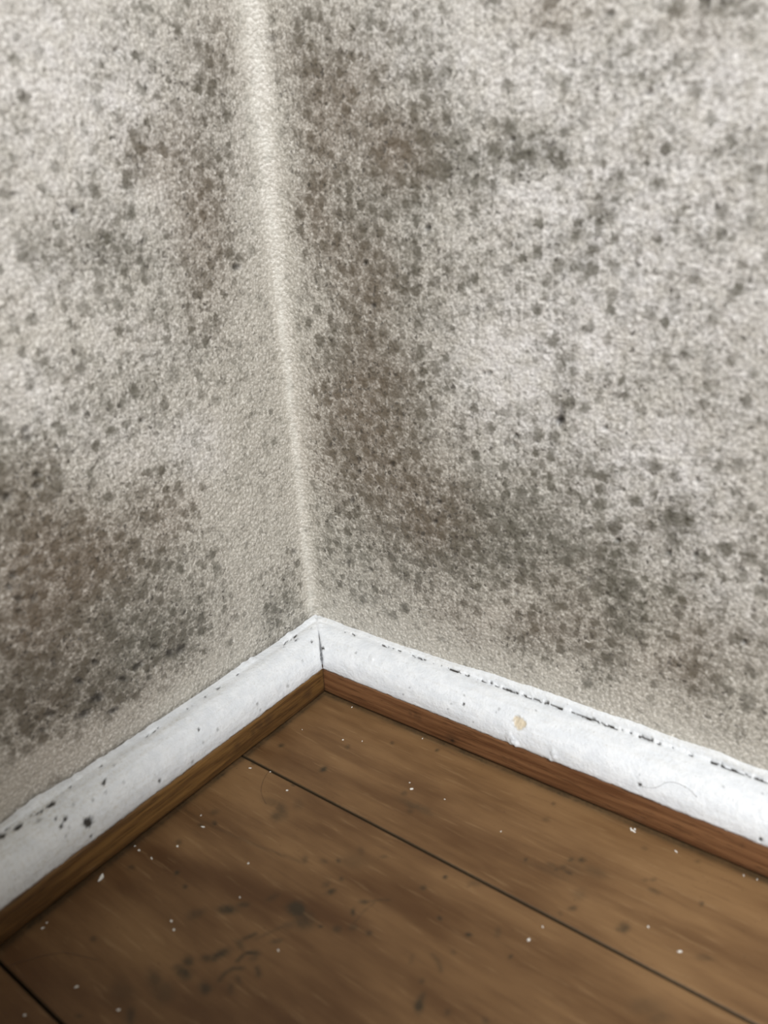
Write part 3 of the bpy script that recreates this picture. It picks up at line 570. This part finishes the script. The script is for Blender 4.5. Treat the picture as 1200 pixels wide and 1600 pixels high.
def plain(name, colr, rough=0.8, spec=0.3, scale=60, vary=0.85):
    T = NT(name)
    co = T.new('ShaderNodeTexCoord').outputs['Object']
    n = T.noise(co, scale, 3.0, 0.6).outputs['Fac']
    c = T.mix(T.step(n, 0.3, 0.7), tuple(v * vary for v in colr), colr)
    return T.done(c, rough, spec, T.bump(n, 0.2, 0.001))

M_WALL = wall_material()
M_FLOOR = floor_material()
M_STRIP_R = strip_material('reddish_stained_strip', 'x', (0.185, 0.088, 0.038), (0.090, 0.036, 0.014))
M_STRIP_L = strip_material('tan_stained_strip', 'y', (0.200, 0.105, 0.032), (0.072, 0.034, 0.011))
M_WHITE = white_paint()
M_SUB = plain('dark_underfloor', (0.020, 0.014, 0.010))
M_SHADE_BLOCK = plain('shade_block_plaster', (0.58, 0.56, 0.51), 0.8)
M_CEIL = plain('ceiling_paint', (0.75, 0.75, 0.73), 0.85)
M_FLAKE = plain('flaked_white_paint', (0.84, 0.82, 0.76), 0.6, 0.4, 900, 0.82)
M_HAIR = plain('dark_hair', (0.05, 0.035, 0.025), 0.5, 0.4, 900)

# ---------------------------------------------------------------- the two mouldy walls
def fillet(z):                                 # softly rounded inside corner, wider higher up
    return np.interp(z, [0.0, 0.12, 0.22, 0.34], [0.0045, 0.0050, 0.0075, 0.0105])
def xl(z):                                     # the left wall leans back a little
    return np.interp(z, [.0, .03, .11, .17, .24, .30, .34, 2.3], [-.002, -.0026, -.0038, -.0046, -.0060, -.0061, -.0066, -.02])

def wall_relief(U, Z):
    """plaster: broad waves, trowelled lumps, roller stipple (metres, towards the room)"""
    h = 0.0012 * vnoise(U / .11, Z / .13, 3) + 0.0007 * vnoise(U / .035, Z / .04, 5)
    h += 0.00045 * vnoise(U / .0085, Z / .0085, 7)
    st = vnoise(U / .0021, Z / .0021, 9) + 0.8 * vnoise(U / .0014, Z / .0014, 11)
    rough = 1.0 - 0.55 * np.exp(-(np.abs(U) / 0.018) ** 2)
    h += 0.00032 * st * rough
    return h

def build_wall(side):
    zs = axis([(0.018,), (0.40, 0.0007), (0.60, 0.01), (ROOM_Z, 0.1)])
    if side == 'R':
        us = axis([(0.0,), (0.285, 0.0007), (0.45, 0.008), (ROOM_X, 0.1)])
    else:
        us = axis([(0.0,), (0.245, 0.0007), (0.45, 0.008), (ROOM_Y, 0.1)])
    U, Z = np.meshgrid(us, zs, indexing='ij')
    FIL = fillet(Z); half = FIL * math.pi / 4
    sgn = 1.0 if side == 'R' else -1.0
    a = np.clip(U / half, 0, 1) * math.pi / 4          # 0 at the middle of the fillet
    lin = np.maximum(U - half, 0)
    X0 = xl(Z)
    if side == 'R':
        ang = math.pi / 4 + a
        nx, ny = np.cos(ang), -np.sin(ang)             # towards the room
        X = X0 + FIL - FIL * np.cos(ang) + lin; Y = -FIL + FIL * np.sin(ang)
        uu = X - X0
    else:
        ang = math.pi / 4 - a
        nx, ny = np.cos(ang), -np.sin(ang)
        X = X0 + FIL - FIL * np.cos(ang); Y = -FIL + FIL * np.sin(ang) - lin
        uu = Y
    S = sgn * U
    h = wall_relief(S, Z)
    # filler bead smeared down the corner
    cl = np.exp(-((S + 0.0004 - 0.0012 * vnoise(Z / .02, Z * 0, 31)) / (0.0013 + 0.0012 * smooth(.16, .34, Z))) ** 2)
    h = h + 0.00025 * cl
    pits = splat_flat(uu, Z, PIT_R if side == 'R' else PIT_L)
    h = h - 0.0016 * pits
    P = np.stack([X + nx * h, Y + ny * h, Z], -1)
    md = splat(uu, Z, MOULD_R if side == 'R' else MOULD_L) * 0.76 + (0.36 if side == 'R' else 0.31)
    md = md * (1 - 0.5 * np.exp(-(S / 0.008) ** 2))
    far = smooth(0.28, 0.6, np.maximum(np.abs(U), Z - 0.06))
    md = md * (1 - far) + 0.22 * far
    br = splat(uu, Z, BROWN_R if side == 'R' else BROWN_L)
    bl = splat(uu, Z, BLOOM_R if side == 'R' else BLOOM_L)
    cn = cl * (0.30 + 0.5 * vnoise(Z / .012, Z * 0, 35)) * np.clip(0.9 + 0.8 * vnoise(S / .002, Z / .004, 33), 0, 1)
    cn = np.maximum(cn, 0.30 * smooth(.18, .34, Z) * np.exp(-((S + .003) / .008) ** 2) * np.clip(0.9 + 0.9 * vnoise(S / .004, Z / .006, 37), 0, 1))
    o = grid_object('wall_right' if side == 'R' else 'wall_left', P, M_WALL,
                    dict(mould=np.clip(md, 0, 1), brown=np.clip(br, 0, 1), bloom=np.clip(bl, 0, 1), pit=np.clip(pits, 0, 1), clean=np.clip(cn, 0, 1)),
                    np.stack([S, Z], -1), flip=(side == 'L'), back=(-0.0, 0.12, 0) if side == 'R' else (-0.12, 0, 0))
    return o
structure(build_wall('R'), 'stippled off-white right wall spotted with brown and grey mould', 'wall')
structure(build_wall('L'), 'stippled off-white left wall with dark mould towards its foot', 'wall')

# unseen low block, added behind the camera to shade the lower left
structure(box('added_shade_block', (-0.14, -0.54, 0.0), (0.45, -0.42, 0.42), M_SHADE_BLOCK), 'added low block behind the viewer that shades the lower left', 'wall')

# ---------------------------------------------------------------- floorboards
floor = box('floor', (-0.02, -ROOM_Y, -0.06), (ROOM_X, 0.02, -0.020), M_SUB)
structure(floor, 'worn brown timber floor of wide boards running along the right wall', 'floor')
GAP = 0.0010
edges = [-0.002, -SEAM1, -SEAM2]
while edges[-1] > -ROOM_Y + 0.14: edges.append(edges[-1] - 0.135)
def stroke_field(X, Y):
    out = np.zeros_like(X)
    for pts, w, s in STROKES:
        for (ax, ay), (bx, by) in zip(pts[:-1], pts[1:]):
            dx, dy = bx - ax, by - ay; L2 = dx * dx + dy * dy + 1e-12
            t = np.clip(((X - ax) * dx + (Y - ay) * dy) / L2, 0, 1)
            d = np.hypot(X - ax - t * dx, Y - ay - t * dy)
            out = np.maximum(out, s * np.exp(-(d / w) ** 2))
    return out
def build_board(i, y1, y0):
    fine = i < 3
    if fine:
        ya = axis([(y0 + GAP / 2,), (y0 + GAP / 2 + 0.0012, 0.0004), (y1 - GAP / 2 - 0.0012, 0.0009), (y1 - GAP / 2, 0.0004)])
        xa = axis([(0.002,), (0.34, 0.0009), (0.5, 0.01), (ROOM_X - 0.002, 0.1)])
    else:
        ya = axis([(y0 + GAP / 2,), (y0 + GAP / 2 + 0.001, 0.0005), (y1 - GAP / 2 - 0.001, 0.02), (y1 - GAP / 2, 0.0005)])
        xa = axis([(0.002,), (ROOM_X - 0.002, 0.1)])
    X, Y = np.meshgrid(xa, ya, indexing='ij')
    e = np.minimum(Y - ya[0], ya[-1] - Y)
    z = -0.0005 * np.clip(1 - e / 0.0006, 0, 1) ** 2
    z = z + 0.00018 * vnoise(X / .05, Y / .012, 50 + i) + 0.0003 * vnoise(X / .2, Y / .05, 60 + i) - 0.0002
    z = np.minimum(z, 0.0)
    st = np.zeros_like(X); tn = np.zeros_like(X)
    if fine:
        wx = 0.0012 * vnoise(X / .004, Y / .004, 71); wy = 0.0012 * vnoise(X / .004, Y / .004, 73)
        st = np.maximum(splat_flat(X + wx, Y + wy, STAIN_F), stroke_field(X + wx * .6, Y + wy * .6))
        tn = splat(X, Y, WEAR_F)
        # shadow line along the foot of the strips, painted into the stain
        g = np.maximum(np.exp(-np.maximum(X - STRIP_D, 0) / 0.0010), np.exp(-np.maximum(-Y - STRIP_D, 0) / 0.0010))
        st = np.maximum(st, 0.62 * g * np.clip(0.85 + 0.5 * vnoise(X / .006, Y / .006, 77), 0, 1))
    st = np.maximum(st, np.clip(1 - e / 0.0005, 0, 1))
    P = np.stack([X, Y, z], -1)
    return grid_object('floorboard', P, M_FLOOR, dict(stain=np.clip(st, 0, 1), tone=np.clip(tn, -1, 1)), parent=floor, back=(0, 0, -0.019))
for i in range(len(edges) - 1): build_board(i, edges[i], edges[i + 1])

# ---------------------------------------------------------------- white skirting and brown strip
def run_axis(d_len): return axis([(0.0,), (d_len, 0.0006), (0.5, 0.01), (1.0, 0.1)])
def place(side, t, d, z, L):
    """t: 0..1 metre run, mitred at the corner"""
    s = d + t * (L - d)
    return np.stack([s, -d, z], -1) if side == 'R' else np.stack([d, -s, z], -1)
def crack_profile(side, s):
    """how open the joint above the skirting is along its length"""
    if side == 'R':
        n = vnoise(s / .0052, s * 0, 81) + 0.8 * vnoise(s / .0019, s * 0, 83) + 0.5 * vnoise(s / .0009, s * 0, 84)
        c = smooth(0.02, 0.22, n + 0.40 * smooth(.08, .16, s))
        return c * smooth(.010, .020, s)
    n = vnoise(s / .006, s * 0, 85) + 0.6 * vnoise(s / .002, s * 0, 87)
    return 0.8 * smooth(0.14, 0.34, n + 0.5 * vnoise(s / .0009, s * 0, 89))
def build_skirting(side):
    L = ROOM_X if side == 'R' else ROOM_Y
    ts = axis([(0.0,), (0.31, 0.0006), (0.5, 0.01), (L, 0.1)]) / L
    th = np.linspace(0, math.pi / 2, 34)
    d = list(0.005 + 0.017 * np.cos(th)); z = list(H1 + (H2 - H1) * np.sin(th))
    nd = list(np.cos(th)); nz = list(np.sin(th))
    # underside lip, then the joint, then the paint line on the plaster
    d = [0.0190, 0.0213] + d; z = [H1 - 0.0003, H1 - 0.0004] + z; nd = [0, .7] + nd; nz = [-1, -.7] + nz
    k0 = len(d)
    lipz = [0.0001, 0.0002, 0.0004, 0.0010, 0.0018, 0.0026, 0.0032]
    lipd = [0.0042, 0.0034, 0.0028, 0.0024, 0.0019, 0.0012, -0.0010]
    d += lipd; z += [H2 + v for v in lipz]; nd += [.5] * 7; nz += [.8] * 7
    d = np.array(d); z = np.array(z); nd = np.array(nd); nz = np.array(nz)
    T, K = np.meshgrid(ts, np.arange(len(d)), indexing='ij')
    D, Zp, ND, NZ = d[K], z[K], nd[K], nz[K]
    S = D + T * (L - D)
    arc = K * 0.0008
    h = 0.00035 * vnoise(S / .03, arc / .008, 90) + 0.00016 * vnoise(S / .009, arc / .0018, 92) + 0.00010 * vnoise(S / .0022, arc / .0012, 94)
    body = ((K > 2) & (K < k0 + 6)).astype(float)
    h = h * np.clip(body + 0.3, 0, 1)
    # ragged lower paint edge
    low = (K <= 2).astype(float)
    Zp = Zp + low * (0.0005 * vnoise(S / .004, S * 0, 96) + 0.0004 * vnoise(S / .0013, S * 0, 97))
    # paint line on the plaster: wavy, thin near the corner on the right, ragged on the left
    up = np.clip((K - k0 - 1) / 5.0, 0, 1)
    if side == 'R': lipk = 0.25 + 0.9 * smooth(.075, .13, S) + 0.5 * vnoise(S / .012, S * 0, 98)
    else: lipk = 0.25 + 0.9 * vnoise(S / .02, S * 0, 99) + 0.35 * vnoise(S / .003, S * 0, 100)
    lipk = np.clip(lipk, 0.02, 1.3)
    Zp = np.where(K >= k0, H2 + (Zp - H2) * lipk, Zp)
    cr = crack_profile(side, S)
    gro = np.exp(-((K - (k0 + 0.6)) / 1.1) ** 2)
    h = h - 0.0011 * cr * gro + 0.00018 * np.exp(-((K - (k0 - 3)) / 2.0) ** 2) * (0.5 + vnoise(S / .004, K / 3.0, 101))
    h = h + 0.0004 * np.exp(-((K - (k0 + 4)) / 1.5) ** 2) * np.clip(lipk, 0, 1)
    P = place(side, T, D, Zp, L)
    if side == 'R':
        N = np.stack([np.zeros_like(D), -ND, NZ], -1)
    else:
        N = np.stack([ND, np.zeros_like(D), NZ], -1)
    P0 = P.copy()
    kc = k0 + 0.6 + 1.2 * vnoise(S / .003, S * 0, 131) + 0.8 * vnoise(S / .0011, S * 0, 132)
    dirt = 1.0 * smooth(.2, .75, cr * np.exp(-((K - kc) / (0.45 + 0.9 * cr * (0.5 + vnoise(S / .0022, S * 0, 133)))) ** 2))
    chip = np.zeros_like(D)
    for (x, y, zz, r, kind) in BSPOT:
        if (side == 'R') != (-y < x): 
            if not (abs(x + y) < 0.004): continue
        q = np.sqrt(((P0 - np.array([x, y, zz])) ** 2).sum(-1)) / r
        q = q * (1 + 0.5 * vnoise(S / .0009, arc / .0009, 105))
        if kind == 'D': w = smooth(1.25, .6, q); dirt = np.maximum(dirt, w); h = h - 0.0006 * w
        elif kind == 'd': dirt = np.maximum(dirt, 0.5 * smooth(1.3, .4, q))
        elif kind == 'c':
            w = smooth(1.15, .85, q); chip = np.maximum(chip, w); h = h - 0.00025 * w
            dirt = np.maximum(dirt, 0.22 * np.exp(-((q - 1.05) / .14) ** 2))
        else: h = h + 0.0007 * np.exp(-q ** 2) * (1 + 1.5 * vnoise(S / .0012, arc / .0009, 107))
    # open mitre at the corner
    mit = np.exp(-((S - D) / 0.0009) ** 2) * body
    mm = np.clip(0.35 + 1.3 * vnoise(K / 3.0, K * 0.0, 109) + 0.6 * vnoise(S / .0008, K / 2.0, 110), 0, 1)
    dirt = np.maximum(dirt, 0.75 * mit * mm * smooth(k0 + 1, 12, K)); h = h - 0.0004 * mit
    lump = np.exp(-((S - D) / 0.006) ** 2) * smooth(k0 - 12, k0, K)
    h = h + 0.0009 * lump * (0.6 + vnoise(S / .002, K / 2.5, 112))
    grime = 0.10 + 0.0 * S
    if side == 'L': grime = grime + 0.32 * smooth(.11, .19, S) + 0.35 * np.exp(-((K - k0 + 2) / 4.0) ** 2) * (0.6 + vnoise(S / .01, K / 4.0, 114))
    else: grime = grime + 0.25 * np.exp(-((K - k0 - 4) / 3.0) ** 2)
    streak = np.clip(vnoise(S / .03, arc / .0011, 116) * 1.6, 0, 1)
    grime = np.clip(grime + 0.30 * streak, 0, 1)
    P = P + N * h[..., None]
    o = grid_object('baseboard_right' if side == 'R' else 'baseboard_left', P, M_WHITE,
                    dict(dirt=np.clip(dirt, 0, 1), chip=np.clip(chip, 0, 1), grime=grime), flip=(side == 'L'))
    return o
structure(build_skirting('R'), 'thick white painted rounded skirting along the right wall', 'baseboard')
structure(build_skirting('L'), 'thick white painted rounded skirting along the left wall', 'baseboard')

def build_strip(side):
    L = ROOM_X if side == 'R' else ROOM_Y
    ts = axis([(0.0,), (0.31, 0.0008), (0.5, 0.01), (L, 0.1)]) / L
    # slightly bellied face with an eased foot
    zz = np.array([0.0002, 0.0006, 0.0012, 0.002, 0.003, 0.0042, 0.0056, 0.007, 0.0085, 0.010, 0.0115, 0.013, 0.0145, 0.0158, 0.0168, 0.0174, H1 + 0.0002])
    dd = STRIP_D + np.array([-0.0034, -0.0026, -0.0015, -0.0006, -0.0001, .0003, .0004, .0005, .0005, .0005, .0004, .0003, .0001, -.0001, -.0004, -.0009, -.0030])
    nzs = len(zz)
    T, K = np.meshgrid(ts, np.arange(nzs), indexing='ij')
    D, Zp = dd[K], zz[K]
    S = D + T * (L - D)
    D = D + 0.00025 * vnoise(S / .02, Zp / .006, 120) + 0.00012 * vnoise(S / .006, Zp / .0016, 122)
    P = place(side, T, D, Zp, L)
    dirt = np.zeros_like(D); knot = np.zeros_like(D)
    for (x, y, z_, r, kind) in TSPOT:
        if (side == 'R') != (-y < x): continue
        q = np.sqrt(((P - np.array([x, y, z_])) ** 2).sum(-1)) / r
        if kind == 'D': dirt = np.maximum(dirt, smooth(1.3, .6, q))
        else: knot = np.maximum(knot, (0.6 if kind == 'd' else 0.7) * smooth(1.6, .2, q * (1 + .6 * vnoise(S / .004, Zp / .002, 124))))
    dirt = np.maximum(dirt, 0.6 * np.exp(-((S - D) / 0.0005) ** 2))
    o = grid_object('trim_1' if side == 'R' else 'trim_2', P, M_STRIP_R if side == 'R' else M_STRIP_L,
                    dict(dirt=dirt, knot=np.clip(knot, 0, 1)), flip=(side == 'L'))
    return o
structure(build_strip('R'), 'reddish brown wooden strip with a nail hole under the right skirting', 'trim')
structure(build_strip('L'), 'dark tan wooden strip under the left skirting', 'trim')

# ---------------------------------------------------------------- paint flakes and hairs
def build_flake(x, y, size_px, seed, label):
    rng = random.Random(seed * 7 + 3)
    r = size_px * 0.00040 * 0.56
    n = 9
    asp = rng.uniform(0.42, 0.75); rot = rng.uniform(0, math.pi)
    if seed == 0: asp, rot = 0.42, math.radians(118)
    if seed in (3, 21, 18, 1): asp = 0.34
    if seed == 21: rot = math.radians(-22)
    if seed == 18: rot = math.radians(18)
    if seed in (1, 3): rot = math.radians(-20)
    if seed == 4: asp, rot = 0.4, math.radians(34)
    if seed == 6: asp, rot = 0.6, math.radians(36)
    top, bot = [], []
    lift = rng.uniform(0.10, 0.3) * r
    for k in range(n):
        a = 2 * math.pi * k / n
        rr = r * rng.uniform(0.72, 1.18)
        px, py = rr * math.cos(a), rr * asp * math.sin(a)
        qx = px * math.cos(rot) - py * math.sin(rot); qy = px * math.sin(rot) + py * math.cos(rot)
        zb = lift * max(0, math.cos(a * 2 + seed)) * 0.8
        bot.append((qx, qy, zb)); top.append((qx * .93, qy * .93, zb + max(0.00022, 0.3 * r)))
    v = bot + top + [(0, 0, 0.0)] + [(0, 0, max(0.00025, 0.34 * r))]
    f = []
    for k in range(n):
        j = (k + 1) % n
        f.append((k, j, n + j, n + k)); f.append((j, k, 2 * n)); f.append((n + k, n + j, 2 * n + 1))
    o = mesh_object('paint_flake', v, f, M_FLAKE)
    o.location = (x, y, -0.0001)
    thing(o, label, 'paint flake', 'white paint flakes fallen on the floorboards')
for (x, y, s, sd, lab) in FLAKES: build_flake(x, y, s, sd, lab)

def build_hair(pts, rad, label):
    pts = [np.array(q, float) for q in pts]
    # smooth through the points
    dense = []
    for i in range(len(pts) - 1):
        p0 = pts[max(i - 1, 0)]; p1 = pts[i]; p2 = pts[i + 1]; p3 = pts[min(i + 2, len(pts) - 1)]
        for t in np.linspace(0, 1, 7)[:-1]:
            dense.append(0.5 * ((2 * p1) + (-p0 + p2) * t + (2 * p0 - 5 * p1 + 4 * p2 - p3) * t * t + (-p0 + 3 * p1 - 3 * p2 + p3) * t ** 3))
    dense.append(pts[-1])
    v, f = [], []
    m = 5
    for i, q in enumerate(dense):
        d = dense[min(i + 1, len(dense) - 1)] - dense[max(i - 1, 0)]; d = d / (np.linalg.norm(d) + 1e-12)
        a = np.cross(d, [0, 0, 1.0]); a = a / (np.linalg.norm(a) + 1e-12); b = np.cross(a, d)
        for k in range(m):
            w = 2 * math.pi * k / m
            v.append(q + rad * (a * math.cos(w) + b * math.sin(w)))
    for i in range(len(dense) - 1):
        for k in range(m):
            j = (k + 1) % m
            f.append((i * m + k, i * m + j, (i + 1) * m + j, (i + 1) * m + k))
    f.append(tuple(range(m))[::-1]); f.append(tuple(range((len(dense) - 1) * m, len(dense) * m)))
    o = mesh_object('hair', v, f, M_HAIR, smooth_shade=True)
    thing(o, label, 'hair', 'stray hairs')
for pts, lab in FHAIR: build_hair([(x, y, 0.00002) for x, y in pts], 0.00006, lab)
build_hair([(x, y - 0.00025, z + 0.00025) for x, y, z in BHAIR], 0.00005, 'fine wavy hair stuck to the white skirting on the right')
